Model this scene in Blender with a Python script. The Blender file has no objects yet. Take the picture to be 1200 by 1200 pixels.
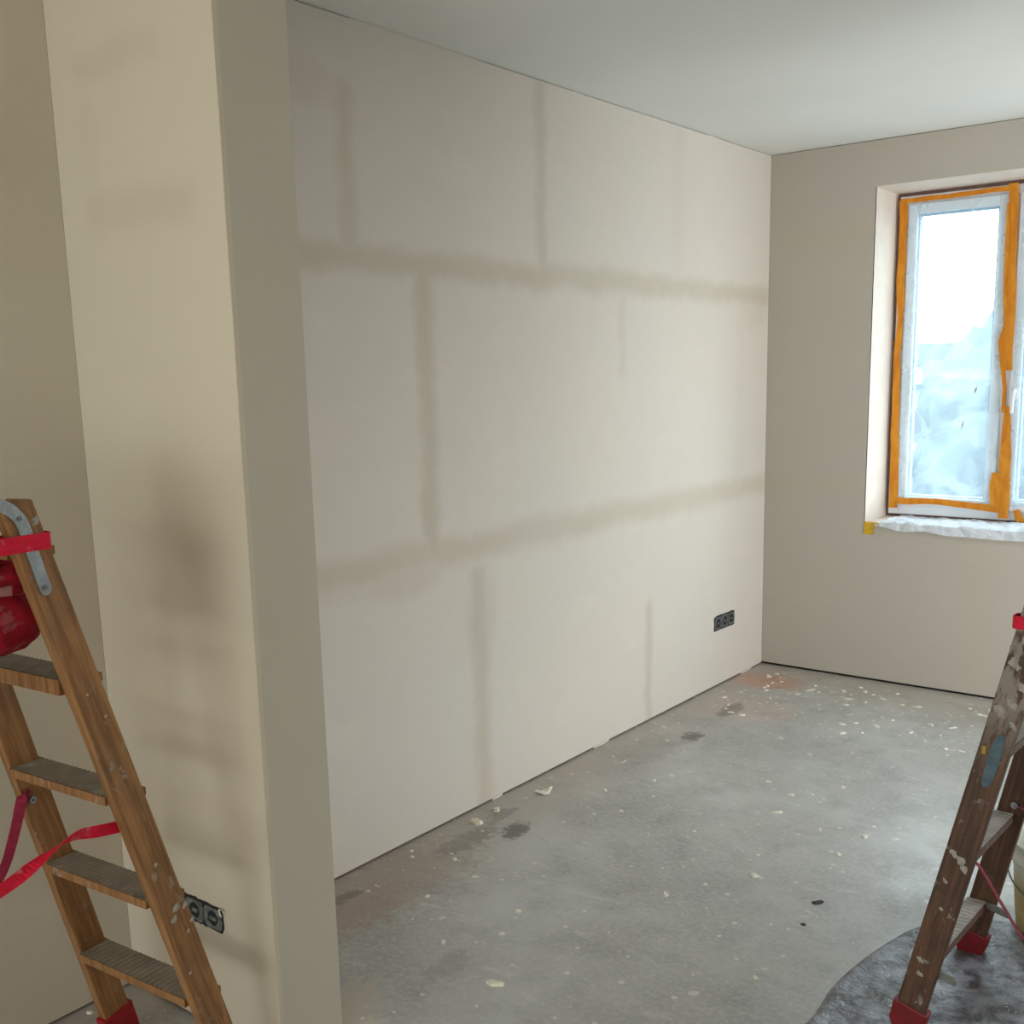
import bpy, bmesh, math, random
from mathutils import Vector, Matrix, noise as mnoise
random.seed(7)
C = bpy.context.scene
COL = C.collection
PI = math.pi

# ------------------------------------------------------------------ camera
YAW, PITCH, ROLL = .6674, -.1816, -.0229
cd = bpy.data.cameras.new('camera'); cam = bpy.data.objects.new('camera', cd); COL.objects.link(cam)
fw = Vector((-math.sin(YAW)*math.cos(PITCH), math.cos(YAW)*math.cos(PITCH), math.sin(PITCH)))
r0 = Vector((math.cos(YAW), math.sin(YAW), 0)); u0 = r0.cross(fw)
rt = math.cos(ROLL)*r0 + math.sin(ROLL)*u0; up = -math.sin(ROLL)*r0 + math.cos(ROLL)*u0
M = Matrix((rt, up, -fw)).transposed().to_4x4(); M.translation = (2.4362, -5.2425, 1.5765)
cam.matrix_world = M
cd.sensor_width = 36; cd.lens = 1265.76/1200*36; cd.shift_y = 67.7/1200; cd.clip_start = .05; cd.clip_end = 300
C.camera = cam

# ------------------------------------------------------------------ world, light, exposure
C.view_settings.view_transform = 'Standard'; C.view_settings.look = 'None'
C.view_settings.exposure = 0.0; C.view_settings.gamma = 1; C.view_settings.use_curve_mapping = False
w = bpy.data.worlds.new('overcast_sky'); C.world = w; w.use_nodes = True
wn = w.node_tree; wn.nodes.clear()
wo = wn.nodes.new('ShaderNodeOutputWorld'); wb = wn.nodes.new('ShaderNodeBackground')
wt = wn.nodes.new('ShaderNodeTexCoord'); ws = wn.nodes.new('ShaderNodeSeparateXYZ'); wr = wn.nodes.new('ShaderNodeValToRGB')
wn.links.new(wt.outputs['Generated'], ws.inputs[0]); wn.links.new(ws.outputs['Z'], wr.inputs[0])
wr.color_ramp.elements[0].position = 0.0; wr.color_ramp.elements[0].color = (.90, .96, 1.0, 1)
wr.color_ramp.elements[1].position = 1.0; wr.color_ramp.elements[1].color = (.80, .90, 1.0, 1)
wn.links.new(wr.outputs[0], wb.inputs[0]); wb.inputs[1].default_value = 8.5
wn.links.new(wb.outputs[0], wo.inputs[0])

def portal(name, loc, rot, sx, sy):
    l = bpy.data.lights.new(name, 'AREA'); l.shape = 'RECTANGLE'; l.size = sx; l.size_y = sy
    l.cycles.is_portal = True
    o = bpy.data.objects.new(name, l); o.location = loc; o.rotation_euler = rot; COL.objects.link(o)
portal('window_portal', (1.08, .42, 1.6), (-PI/2, 0, 0), 1.12, 1.6)
portal('assumed_rear_opening_portal', (1.5, -8.05, 1.1), (PI/2, 0, 0), 2.8, 1.5)  # unseen rear opening, assumed for daylight on the partition front
portal('assumed_right_opening_portal', (3.22, -1.05, 1.2), (0, PI/2, 0), 2.25, 1.1)  # unseen opening on the right, added for more daylight on the long wall

# ------------------------------------------------------------------ node helper
class NT:
    def __init__(s, name):
        s.m = bpy.data.materials.new(name); s.m.use_nodes = True; s.t = s.m.node_tree; s.t.nodes.clear()
        s.out = s.n('ShaderNodeOutputMaterial')
    def n(s, typ, **kw):
        x = s.t.nodes.new(typ)
        for k, v in kw.items(): setattr(x, k, v)
        return x
    def set(s, sock, v):
        if hasattr(v, 'is_output') or isinstance(v, bpy.types.NodeSocket): s.t.links.new(v, sock)
        else:
            if isinstance(v, (tuple, list)) and len(v) == 3 and len(sock.default_value) == 4: v = (*v, 1)
            sock.default_value = v
    def math(s, op, a, b=None, c=None, clamp=False):
        x = s.n('ShaderNodeMath', operation=op, use_clamp=clamp); s.set(x.inputs[0], a)
        if b is not None: s.set(x.inputs[1], b)
        if c is not None: s.set(x.inputs[2], c)
        return x.outputs[0]
    def smooth(s, v, a, b, lo=0.0, hi=1.0):
        x = s.n('ShaderNodeMapRange', interpolation_type='SMOOTHSTEP'); s.set(x.inputs[0], v)
        for i, q in enumerate((a, b, lo, hi)): x.inputs[i+1].default_value = q
        return x.outputs[0]
    def pos(s):
        g = s.n('ShaderNodeNewGeometry'); q = s.n('ShaderNodeSeparateXYZ'); s.t.links.new(g.outputs['Position'], q.inputs[0])
        return g.outputs['Position'], q.outputs
    def objco(s):
        g = s.n('ShaderNodeTexCoord'); q = s.n('ShaderNodeSeparateXYZ'); s.t.links.new(g.outputs['Object'], q.inputs[0])
        return g.outputs['Object'], q.outputs
    def noise(s, co, scale, detail=3, rough=.5, stretch=None, dist=0, offset=None):
        if stretch or offset:
            mp = s.n('ShaderNodeMapping'); s.set(mp.inputs[0], co); mp.inputs['Scale'].default_value = stretch or (1, 1, 1)
            mp.inputs['Location'].default_value = offset or (0, 0, 0); co = mp.outputs[0]
        x = s.n('ShaderNodeTexNoise'); s.set(x.inputs['Vector'], co); x.inputs['Scale'].default_value = scale
        x.inputs['Detail'].default_value = detail; x.inputs['Roughness'].default_value = rough; x.inputs['Distortion'].default_value = dist
        return x.outputs[0]
    def mix(s, f, a, b, mode='MIX'):
        x = s.n('ShaderNodeMix', data_type='RGBA', blend_type=mode); s.set(x.inputs[0], f); s.set(x.inputs[6], a); s.set(x.inputs[7], b)
        return x.outputs[2]
    def bump(s, h, strength, dist, normal=None):
        x = s.n('ShaderNodeBump'); s.set(x.inputs['Height'], h); x.inputs['Strength'].default_value = strength; x.inputs['Distance'].default_value = dist
        if normal: s.set(x.inputs['Normal'], normal)
        return x.outputs[0]
    def bsdf(s, color, rough=.6, metal=0, normal=None, spec=.5, trans=0, alpha=None):
        p = s.n('ShaderNodeBsdfPrincipled'); s.set(p.inputs['Base Color'], color); s.set(p.inputs['Roughness'], rough)
        s.set(p.inputs['Metallic'], metal); s.set(p.inputs['Specular IOR Level'], spec)
        if normal is not None: s.set(p.inputs['Normal'], normal)
        if trans: p.inputs['Transmission Weight'].default_value = trans
        s.p = p; s.t.links.new(p.outputs[0], s.out.inputs[0]); return s.m

def srgb(r, g, b):
    f = lambda c: ((c/255+.055)/1.055)**2.4 if c/255 > .04045 else c/255/12.92
    return (f(r), f(g), f(b))

def simple(name, rgb, rough=.6, metal=0, var=.12, scale=30, bump=0.0, spec=.5):
    t = NT(name); co, _ = t.objco()
    nz = t.noise(co, scale, 4, .6)
    c = t.mix(t.smooth(nz, .35, .65), tuple(x*(1-var) for x in rgb), tuple(min(1, x*(1+var)) for x in rgb))
    return t.bsdf(c, rough, metal, t.bump(nz, bump, .002) if bump else None, spec)

# ------------------------------------------------------------------ plaster wall materials
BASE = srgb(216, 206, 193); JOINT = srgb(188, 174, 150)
def wall_mat(name, axis, bands, blots, base=BASE, joint=JOINT, warm=.5):
    """bands: (dir, centre, from, to, half width, strength); blots: (a, z, ra, rz, strength)"""
    t = NT(name); P, X = t.pos(); a, z = X[axis], X[2]
    n1 = t.noise(P, 3.2, 4, .6); n2 = t.noise(P, 11, 3, .6, offset=(5, 3, 9)); n3 = t.noise(P, 1.1, 3, .5, offset=(2, 8, 1))
    da = t.math('MULTIPLY_ADD', n1, .07, -.035); db = t.math('MULTIPLY_ADD', n2, .05, -.025)
    d = t.math('ADD', da, db)
    a2 = t.math('ADD', a, d); z2 = t.math('ADD', z, d)
    tot = None
    for (k, c, f0, f1, hw, st) in bands:
        u, v = (a2, z2) if k == 'v' else (z2, a2)
        m = t.smooth(t.math('ABSOLUTE', t.math('SUBTRACT', u, c)), hw*.2, hw*1.75, .72, 0)
        mid, hl = (f0+f1)/2, abs(f1-f0)/2
        m2 = t.smooth(t.math('ABSOLUTE', t.math('SUBTRACT', v, mid)), hl-.03, hl+.03, st, 0)
        m = t.math('MULTIPLY', m, m2)
        tot = m if tot is None else t.math('MAXIMUM', tot, m)
    for (ca, cz, ra, rz, st) in blots:
        x = t.math('DIVIDE', t.math('SUBTRACT', a2, ca), ra); y = t.math('DIVIDE', t.math('SUBTRACT', z2, cz), rz)
        r = t.math('ADD', t.math('MULTIPLY', x, x), t.math('MULTIPLY', y, y))
        m = t.smooth(r, -.1, 1.5, st*.6, 0)
        tot = m if tot is None else t.math('MAXIMUM', tot, m)
    tot = t.math('MULTIPLY', tot, t.smooth(n1, .1, .75, .7, 1.15))
    c = t.mix(t.smooth(n3, .3, .7), base, tuple(x*y for x, y in zip(base, (.965, .985, 1.0))))
    c = t.mix(t.smooth(n2, .35, .8, 0, .35), c, tuple(x*.95 for x in base))
    # pale trowelled smears
    n4 = t.noise(P, 2.2, 5, .7, stretch=(1, 1, 3), offset=(9, 1, 4))
    c = t.mix(t.smooth(n4, .55, .7, 0, .35), c, tuple(min(1, x*1.06) for x in base))
    c = t.mix(tot, c, joint)
    rg = t.math('MULTIPLY_ADD', tot, -.08, .82)
    h = t.math('ADD', t.math('MULTIPLY', n4, .5), t.math('MULTIPLY', tot, -.6))
    nrm = t.bump(h, .25, .004)
    nrm = t.bump(t.noise(P, 160, 2), .05, .001, nrm)
    return t.bsdf(c, rg, 0, nrm, .25)

m_long = wall_mat('plaster_long_wall', 1, [
    ('h', 1.92, -3.7, .1, .042, .75), ('h', .975, -3.7, .1, .05, .65),
    ('v', -2.90, 1.9, 2.42, .035, .55), ('v', -1.93, 1.9, 2.6, .032, .6), ('v', -.93, 1.9, 2.6, .05, .15),
    ('v', -2.58, .95, 1.95, .042, .75), ('v', -1.38, 1.55, 1.9, .03, .25), ('v', -.3, .98, 1.9, .05, .12),
    ('v', -2.345, -.1, .9, .045, .7), ('v', -1.17, -.1, .55, .03, .6)],
    [(-3.05, 2.4, .13, .07, .35), (-2.73, .9, .2, .07, .6), (-2.95, .93, .25, .06, .3), (-.7, .95, .35, .06, .35), (-.15, 1.85, .2, .12, .3),
     (-2.34, .72, .09, .2, .5)])
m_side = wall_mat('plaster_side_wall', 1, [('h', 1.92, -8.2, -3.7, .08, .35), ('h', .98, -8.2, -3.7, .05, .3)],
    [(-3.93, 2.08, .1, .12, .85), (-3.87, 2.13, .07, .2, .6), (-3.95, 1.5, .1, .12, .25), (-3.86, .73, .06, .06, .2)], base=srgb(200, 189, 168))
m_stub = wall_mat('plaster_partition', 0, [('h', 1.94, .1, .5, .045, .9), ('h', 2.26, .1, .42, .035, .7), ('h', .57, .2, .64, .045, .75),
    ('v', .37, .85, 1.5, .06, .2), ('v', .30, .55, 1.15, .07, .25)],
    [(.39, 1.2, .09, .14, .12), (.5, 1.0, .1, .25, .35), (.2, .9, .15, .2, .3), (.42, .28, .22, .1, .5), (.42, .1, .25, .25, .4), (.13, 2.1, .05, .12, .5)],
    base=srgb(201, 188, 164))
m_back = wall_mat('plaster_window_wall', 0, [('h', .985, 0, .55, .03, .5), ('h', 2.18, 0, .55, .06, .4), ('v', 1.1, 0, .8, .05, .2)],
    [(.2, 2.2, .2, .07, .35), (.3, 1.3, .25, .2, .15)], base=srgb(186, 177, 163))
m_plain = wall_mat('plaster_plain', 1, [('h', 1.92, -9, 1, .05, .4)], [])
m_reveal = simple('reveal_white_plaster', srgb(222, 208, 194), .75, var=.03, scale=14)
def ceil_mat():
    t = NT('ceiling_paint'); P, X = t.pos()
    n = t.noise(P, .8, 3, .5); n2 = t.noise(P, 200, 2)
    c = t.mix(t.smooth(n, .35, .65), srgb(222, 222, 216), srgb(228, 228, 222))
    return t.bsdf(c, .9, 0, t.bump(n2, .04, .001), .2)
m_ceil = ceil_mat()
m_dark = simple('dark_gap', (.012, .011, .012), .95, var=.3)
m_shadowboard = simple('backing_masonry', (.02, .018, .017), .95, var=.3)

# ------------------------------------------------------------------ floor material
def floor_mat():
    t = NT('raw_concrete_screed'); P, X = t.pos(); x, y = X[0], X[1]
    n1 = t.noise(P, 1.5, 6, .62); n2 = t.noise(P, 7, 5, .65, offset=(3, 1, 0)); n3 = t.noise(P, 60, 3, .6)
    c = t.mix(t.smooth(n1, .3, .7), srgb(153, 153, 148), srgb(183, 185, 180))
    c = t.mix(t.smooth(n2, .45, .75, 0, .5), c, srgb(135, 134, 129))
    c = t.mix(t.smooth(n3, .4, .7, 0, .4), c, srgb(194, 194, 188))
    # swirled trowel scratches
    wv = t.noise(P, 5, 4, .6, stretch=(1, 3.5, 1), dist=1.2, offset=(1, 7, 0))
    c = t.mix(t.smooth(wv, .6, .72, 0, .35), c, srgb(214, 214, 209))
    # dusty brownish strip along the walls
    nx = t.math('ADD', x, t.math('MULTIPLY_ADD', n2, .5, -.25))
    c = t.mix(t.smooth(nx, .02, .42, .55, 0), c, srgb(166, 150, 135))
    ny = t.math('ADD', y, t.math('MULTIPLY_ADD', n2, .5, -.25))
    c = t.mix(t.smooth(ny, -.55, -.1, 0, .55), c, srgb(176, 166, 153))
    def blot(cx, cy, rx, ry, st, col, ang=0, soft=(.3, 1.1), dn=1.8):
        nonlocal c
        dx = t.math('SUBTRACT', x, cx); dy = t.math('SUBTRACT', y, cy)
        ca, sa = math.cos(ang), math.sin(ang)
        u = t.math('DIVIDE', t.math('ADD', t.math('MULTIPLY', dx, ca), t.math('MULTIPLY', dy, sa)), rx)
        v = t.math('DIVIDE', t.math('SUBTRACT', t.math('MULTIPLY', dy, ca), t.math('MULTIPLY', dx, sa)), ry)
        r = t.math('ADD', t.math('MULTIPLY', u, u), t.math('MULTIPLY', v, v))
        r = t.math('ADD', r, t.math('MULTIPLY_ADD', nb, dn*2, -dn))
        c = t.mix(t.smooth(r, soft[0], soft[1], st, 0), c, col)
    nb = t.noise(P, 26, 5, .75, offset=(4, 4, 4))
    blot(.17, -.30, .2, .15, .5, srgb(194, 127, 94)); blot(.3, -.75, .25, .22, .3, srgb(194, 155, 135))
    blot(.16, -3.0, .2, .45, .4, srgb(145, 120, 102)); blot(.20, -3.25, .12, .3, .25, srgb(155, 125, 105))
    blot(.235, -2.46, .05, .09, .85, srgb(94, 92, 87), .3); blot(.15, -2.62, .06, .16, .5, srgb(110, 105, 97))
    blot(.265, -1.25, .05, .07, .9, srgb(87, 84, 79)); blot(.2, -1.45, .12, .25, .35, srgb(127, 122, 115))
    blot(.235, -.82, .05, .13, .7, srgb(100, 94, 89)); blot(.11, -3.15, .03, .07, .6, srgb(97, 89, 82))
    blot(.11, -2.38, .04, .1, .5, srgb(105, 102, 97)); blot(.55, -3.6, .12, .2, .7, srgb(182, 172, 154), .4); blot(.68, -3.62, .08, .1, .4, srgb(214, 206, 186))
    blot(.62, -3.25, .05, .1, .35, srgb(120, 110, 100))
    # plaster and paint speckles in three sizes
    for sc, th, st, off in ((9, .11, .7, (0, 0, 0)), (21, .16, .8, (3, 3, 3)), (48, .15, .6, (7, 2, 1))):
        mp = t.n('ShaderNodeMapping'); t.set(mp.inputs[0], P); mp.inputs['Location'].default_value = off
        v = t.n('ShaderNodeTexVoronoi'); t.set(v.inputs['Vector'], mp.outputs[0]); v.inputs['Scale'].default_value = sc
        sp = t.n('ShaderNodeSeparateColor'); t.t.links.new(v.outputs['Color'], sp.inputs[0])
        size = t.math('MULTIPLY', t.smooth(sp.outputs[0], .36, .95, 0, 1), th*1.15)
        dd = t.math('ADD', v.outputs['Distance'], t.math('MULTIPLY_ADD', n3, .34, -.17))
        m = t.math('LESS_THAN', dd, t.math('SUBTRACT', size, .02))
        c = t.mix(t.math('MULTIPLY', m, st), c, srgb(212, 208, 198))
    # denser white scatter towards the window corner
    mp = t.n('ShaderNodeMapping'); t.set(mp.inputs[0], P); mp.inputs['Location'].default_value = (1, 5, 2)
    v = t.n('ShaderNodeTexVoronoi'); t.set(v.inputs['Vector'], mp.outputs[0]); v.inputs['Scale'].default_value = 17
    dd = t.math('ADD', v.outputs['Distance'], t.math('MULTIPLY_ADD', n3, .3, -.15))
    m = t.math('MULTIPLY', t.math('LESS_THAN', dd, .15), t.smooth(t.math('ADD', y, t.math('MULTIPLY', n1, .8)), -.8, -.1, 0, .9))
    c = t.mix(m, c, srgb(214, 210, 200))
    c = t.mix(1.0, c, (1.0, .975, .965), 'MULTIPLY')
    rg = t.smooth(n2, .3, .7, .32, .48)
    h = t.math('ADD', t.math('MULTIPLY', n2, .6), t.math('MULTIPLY', n3, .12))
    return t.bsdf(c, rg, 0, t.bump(h, .22, .012), .5)
m_floor = floor_mat()

# ------------------------------------------------------------------ object materials
def wood_mat(name, c0, c1, cdirt, dirt, splash, splash_from=None, rough=.55):
    t = NT(name); P, X = t.objco()
    g = t.noise(P, 1, 5, .6, stretch=(60, 60, 3.2), dist=.6)
    g2 = t.noise(P, 1, 3, .5, stretch=(170, 170, 5))
    c = t.mix(t.smooth(g, .32, .68), c0, c1)
    c = t.mix(t.smooth(g2, .5, .7, 0, .55), c, tuple(q*.55 for q in c0))
    n = t.noise(P, 9, 4, .6)
    c = t.mix(t.smooth(n, .45, .7, 0, dirt), c, cdirt)
    s = t.noise(P, 34, 5, .7, offset=(3, 9, 2), stretch=(1, 1, .7)); s2 = t.noise(P, 6, 3, .6, offset=(1, 2, 2))
    lim = t.math('MULTIPLY', t.smooth(s, .60, .66), t.smooth(s2, .45, .6, .25, 1))
    k = t.math('MULTIPLY', lim, splash)
    if splash_from is not None:
        big = t.noise(P, 22, 5, .7, offset=(8, 1, 5), stretch=(1.6, 1.6, .5))
        up = t.smooth(X[2], splash_from, splash_from+.25, 0, 1)
        k = t.math('MAXIMUM', k, t.math('MULTIPLY', t.smooth(big, .42, .53), t.math('MULTIPLY', up, .75)))
    c = t.mix(k, c, srgb(150, 141, 126))
    return t.bsdf(c, rough, 0, t.bump(g, .25, .001), .35)
m_woodL = wood_mat('varnished_pine', srgb(124, 84, 48), srgb(160, 114, 68), srgb(104, 78, 52), .5, .8)
m_woodR = wood_mat('old_dark_wood', srgb(74, 50, 34), srgb(104, 72, 50), srgb(60, 46, 36), .6, .9, .66, .6)
def tread_mat(name, col, pale):
    t = NT(name); P, X = t.objco(); n = t.noise(P, 24, 5, .65); n2 = t.noise(P, 7, 4, .6, offset=(4, 2, 1))
    c = t.mix(t.smooth(n, .3, .7), tuple(q*.75 for q in col), col)
    c = t.mix(t.smooth(n2, .58, .66, 0, .8), c, pale)
    return t.bsdf(c, .8, 0, t.bump(n, .3, .002), .3)
m_treadL = tread_mat('dirty_ribbed_tread', srgb(140, 128, 112), srgb(170, 160, 142))
m_treadR = tread_mat('plastered_tread', srgb(190, 184, 178), srgb(206, 202, 196))
m_steel = simple('galvanised_steel', srgb(150, 156, 158), .38, .75, .15, 40)
m_screw = simple('screw_steel', srgb(120, 122, 124), .35, .9, .1)
m_foot = simple('red_rubber', srgb(146, 10, 24), .5, 0, .15, 30)
m_footR = simple('dark_red_rubber', srgb(118, 10, 14), .5, 0, .15, 30)
def strap_mat(name, a, b, scuff):
    t = NT(name); P, X = t.objco(); n = t.noise(P, 60, 3, .7); n2 = t.noise(P, 14, 4, .65)
    c = t.mix(t.smooth(n, .3, .7), a, b); c = t.mix(t.smooth(n2, .56, .66, 0, scuff), c, srgb(196, 140, 140))
    return t.bsdf(c, .7, 0, t.bump(n, .3, .001), .3)
m_strap = strap_mat('red_webbing', srgb(196, 12, 44), srgb(214, 20, 52), .45)
m_strap2 = strap_mat('faded_red_webbing', srgb(130, 26, 50), srgb(150, 40, 62), .5)
m_bag = strap_mat('red_fabric', srgb(128, 4, 22), srgb(160, 8, 32), .25)
m_bagpale = simple('pink_fold_highlight', srgb(168, 112, 110), .8)  # pale pink stands for a highlight on the bag's folds
m_sticker = simple('blue_grey_sticker', srgb(68, 88, 94), .6, 0, .25, 40)
m_yellow = simple('yellow_dab', srgb(170, 140, 40), .6)
m_grey = simple('grey_dirty_plastic', srgb(112, 112, 102), .7, 0, .2, 40)
m_pvc = simple('white_window_plastic', srgb(232, 236, 240), .35, 0, .02, 5)
m_seal = simple('brown_window_gap', srgb(120, 96, 84), .8, 0, .2, 30)
m_gasket = simple('grey_gasket', srgb(150, 176, 196), .5)
def tape_mat():
    t = NT('orange_masking_tape'); P, X = t.pos(); n = t.noise(P, 26, 4, .6, stretch=(1, 1, .4))
    c = t.mix(t.smooth(n, .35, .65), srgb(222, 140, 24), srgb(240, 166, 40))
    t.bsdf(c, .5, 0, t.bump(n, .3, .002), .4)
    tr = t.n('ShaderNodeBsdfTranslucent'); t.set(tr.inputs[0], srgb(255, 170, 10))
    mx = t.n('ShaderNodeMixShader'); mx.inputs[0].default_value = .28
    t.t.links.new(t.p.outputs[0], mx.inputs[1]); t.t.links.new(tr.outputs[0], mx.inputs[2]); t.t.links.new(mx.outputs[0], t.out.inputs[0])
    return t.m
m_tape = tape_mat()
def film_mat(name, transp, transl, tint=(.80, .93, 1.0), bumpn=.3, scale=9):
    t = NT(name); P, X = t.pos()
    n = t.noise(P, scale, 5, .6, dist=1.5, stretch=(1, 1, .8)); nr = t.bump(n, bumpn, .03)
    n2 = t.noise(P, scale*.45, 3, .5, dist=2, offset=(3, 1, 6))
    a = t.n('ShaderNodeBsdfTransparent'); a.inputs[0].default_value = (.96, .99, 1, 1)
    b = t.n('ShaderNodeBsdfTranslucent'); t.set(b.inputs[0], tint); t.set(b.inputs['Normal'], nr)
    g = t.n('ShaderNodeBsdfGlossy'); g.inputs['Roughness'].default_value = .25; t.set(g.inputs['Normal'], nr)
    d = t.n('ShaderNodeBsdfDiffuse'); t.set(d.inputs[0], (.85, .9, .95)); t.set(d.inputs['Normal'], nr)
    m1 = t.n('ShaderNodeMixShader'); m2 = t.n('ShaderNodeMixShader'); m3 = t.n('ShaderNodeMixShader')
    # opaque share goes up where the film is folded
    fold = t.smooth(n2, .42, .68, 1-transp, min(1, 1-transp+.12))
    t.set(m1.inputs[0], fold)
    m2.inputs[0].default_value = transl; t.t.links.new(d.outputs[0], m2.inputs[1]); t.t.links.new(b.outputs[0], m2.inputs[2])
    m3.inputs[0].default_value = .06; t.t.links.new(m2.outputs[0], m3.inputs[1]); t.t.links.new(g.outputs[0], m3.inputs[2])
    t.t.links.new(a.outputs[0], m1.inputs[1]); t.t.links.new(m3.outputs[0], m1.inputs[2]); t.t.links.new(m1.outputs[0], t.out.inputs[0])
    return t.m
m_film = film_mat('translucent_cover_film', .76, .68)
m_sillfilm = film_mat('white_sill_film', .12, .25, (.95, .95, 1), .5, 16)
def glass_mat():
    t = NT('window_glass'); a = t.n('ShaderNodeBsdfTransparent'); a.inputs[0].default_value = (.9, .96, .97, 1)
    g = t.n('ShaderNodeBsdfGlossy'); g.inputs['Roughness'].default_value = .02
    mx = t.n('ShaderNodeMixShader'); mx.inputs[0].default_value = .05
    t.t.links.new(a.outputs[0], mx.inputs[1]); t.t.links.new(g.outputs[0], mx.inputs[2]); t.t.links.new(mx.outputs[0], t.out.inputs[0]); return t.m
m_glass = glass_mat()
def sheet_mat():
    t = NT('dark_crumpled_plastic'); P, X = t.pos()
    n = t.noise(P, 17, 5, .66, dist=.3); n2 = t.noise(P, 3, 3, .5, offset=(2, 2, 2)); n3 = t.noise(P, 55, 3, .6)
    c = t.mix(t.smooth(n, .35, .65), srgb(70, 68, 68), srgb(152, 155, 164)); c = t.mix(t.smooth(n2, .45, .62, 0, .75), c, srgb(66, 60, 56))  # pale bluish ridges put the window's sheen on the folds into the colour
    h = t.math('ADD', n, t.math('MULTIPLY', n3, .15))
    return t.bsdf(c, t.smooth(n2, .35, .65, .34, .26), 0, t.bump(h, .4, .03), .6)
m_sheet = sheet_mat()
def bucket_mat():
    t = NT('stained_bucket_plastic'); P, X = t.objco(); n = t.noise(P, 12, 4, .6)
    z = t.math('ADD', X[2], t.math('MULTIPLY_ADD', n, .06, -.03))
    c = t.mix(t.smooth(z, .12, .21), srgb(176, 156, 96), srgb(206, 208, 196)); c = t.mix(t.smooth(n, .55, .7, 0, .5), c, srgb(222, 214, 186))
    return t.bsdf(c, .45, 0, None, .5)
m_bucket = bucket_mat()
m_flake = simple('plaster_chip', srgb(222, 214, 196), .85, 0, .06, 60)
m_box = simple('socket_black_plastic', srgb(30, 30, 32), .6, 0, .3, 80)
def plate_mat(name, a, b):
    t = NT(name); P, X = t.objco(); n = t.noise(P, 70, 4, .7)
    return t.bsdf(t.mix(t.smooth(n, .4, .6), a, b), .6, .3, t.bump(n, .3, .001), .4)
m_plate = plate_mat('plaster_smeared_metal', srgb(84, 90, 84), srgb(128, 130, 120))
m_plate2 = plate_mat('grey_metal', srgb(84, 84, 86), srgb(116, 116, 116))
m_bark = simple('hazy_bark', (.035,.045,.05), .9)
m_leaf = simple('hazy_foliage', (.09,.12,.13), .9, 0, .25, 2)
m_grass = simple('lawn', (.07,.095,.10), .95, 0, .2, .6)
m_road = simple('pale_road', (.09,.1,.11), .9, 0, .08, 1)
m_house = simple('pale_render', (.1,.11,.12), .9, 0, .05, 2)
m_roof = simple('slate_roof', (.03,.035,.04), .8, 0, .15, 4)

# ------------------------------------------------------------------ mesh helpers
def obj(name, bm, mat, parent=None, smooth=False, kind=None, bevel=0):
    me = bpy.data.meshes.new(name)
    bmesh.ops.recalc_face_normals(bm, faces=bm.faces)
    bm.to_mesh(me); bm.free()
    for m in (mat if isinstance(mat, (list, tuple)) else [mat]): me.materials.append(m)
    if smooth:
        for p in me.polygons: p.use_smooth = True
    o = bpy.data.objects.new(name, me); COL.objects.link(o)
    if parent: o.parent = parent
    if kind: o['kind'] = kind
    if bevel:
        b = o.modifiers.new('bevel', 'BEVEL'); b.width = bevel; b.segments = 2; b.limit_method = 'ANGLE'
    return o
def box(bm, x0, x1, y0, y1, z0, z1, mi=0):
    v = [bm.verts.new(p) for p in ((x0,y0,z0),(x1,y0,z0),(x1,y1,z0),(x0,y1,z0),(x0,y0,z1),(x1,y0,z1),(x1,y1,z1),(x0,y1,z1))]
    for f in ((0,3,2,1),(4,5,6,7),(0,1,5,4),(1,2,6,5),(2,3,7,6),(3,0,4,7)):
        bm.faces.new([v[i] for i in f]).material_index = mi
    return v
def bx(*a):
    bm = bmesh.new(); box(bm, *a); return bm
def tube(bm, pts, r, n=8, caps=True):
    pts = [Vector(p) for p in pts]; rs = r if isinstance(r, (list, tuple)) else [r]*len(pts); rings = []
    prev = None
    for i, p in enumerate(pts):
        d = (pts[min(i+1, len(pts)-1)]-pts[max(i-1, 0)]).normalized()
        a = d.orthogonal().normalized() if prev is None else (prev - d*prev.dot(d)).normalized()
        prev = a; b = d.cross(a)
        rings.append([bm.verts.new(p+(a*math.cos(2*PI*k/n)+b*math.sin(2*PI*k/n))*rs[i]) for k in range(n)])
    for i in range(len(rings)-1):
        for k in range(n): bm.faces.new((rings[i][k], rings[i][(k+1)%n], rings[i+1][(k+1)%n], rings[i+1][k]))
    if caps: bm.faces.new(rings[0][::-1]); bm.faces.new(rings[-1])
def ribbon(bm, pts, wdirs, width, th=.0016):
    """flat webbing along pts; wdirs gives the width direction at each point"""
    pts = [Vector(p) for p in pts]; rows = []
    for i, p in enumerate(pts):
        d = (pts[min(i+1, len(pts)-1)]-pts[max(i-1, 0)]).normalized()
        wv = Vector(wdirs[i]); wv = (wv-d*wv.dot(d)).normalized(); nn = d.cross(wv)
        rows.append([bm.verts.new(p+wv*(a*width/2)+nn*(b*th/2)) for a, b in ((-1,-1),(1,-1),(1,1),(-1,1))])
    for i in range(len(rows)-1):
        for k in range(4): bm.faces.new((rows[i][k], rows[i][(k+1)%4], rows[i+1][(k+1)%4], rows[i+1][k]))
    bm.faces.new(rows[0][::-1]); bm.faces.new(rows[-1])
def catmull(pts, n=6):
    P = [Vector(p) for p in pts]; P = [P[0]*2-P[1]]+P+[P[-1]*2-P[-2]]; out = []
    for i in range(1, len(P)-2):
        for k in range(n):
            t = k/n; a, b, c, d = P[i-1:i+3]
            out.append(.5*((2*b)+(c-a)*t+(2*a-5*b+4*c-d)*t*t+(3*b-a-3*c+d)*t**3))
    out.append(P[-2]); return out
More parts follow.
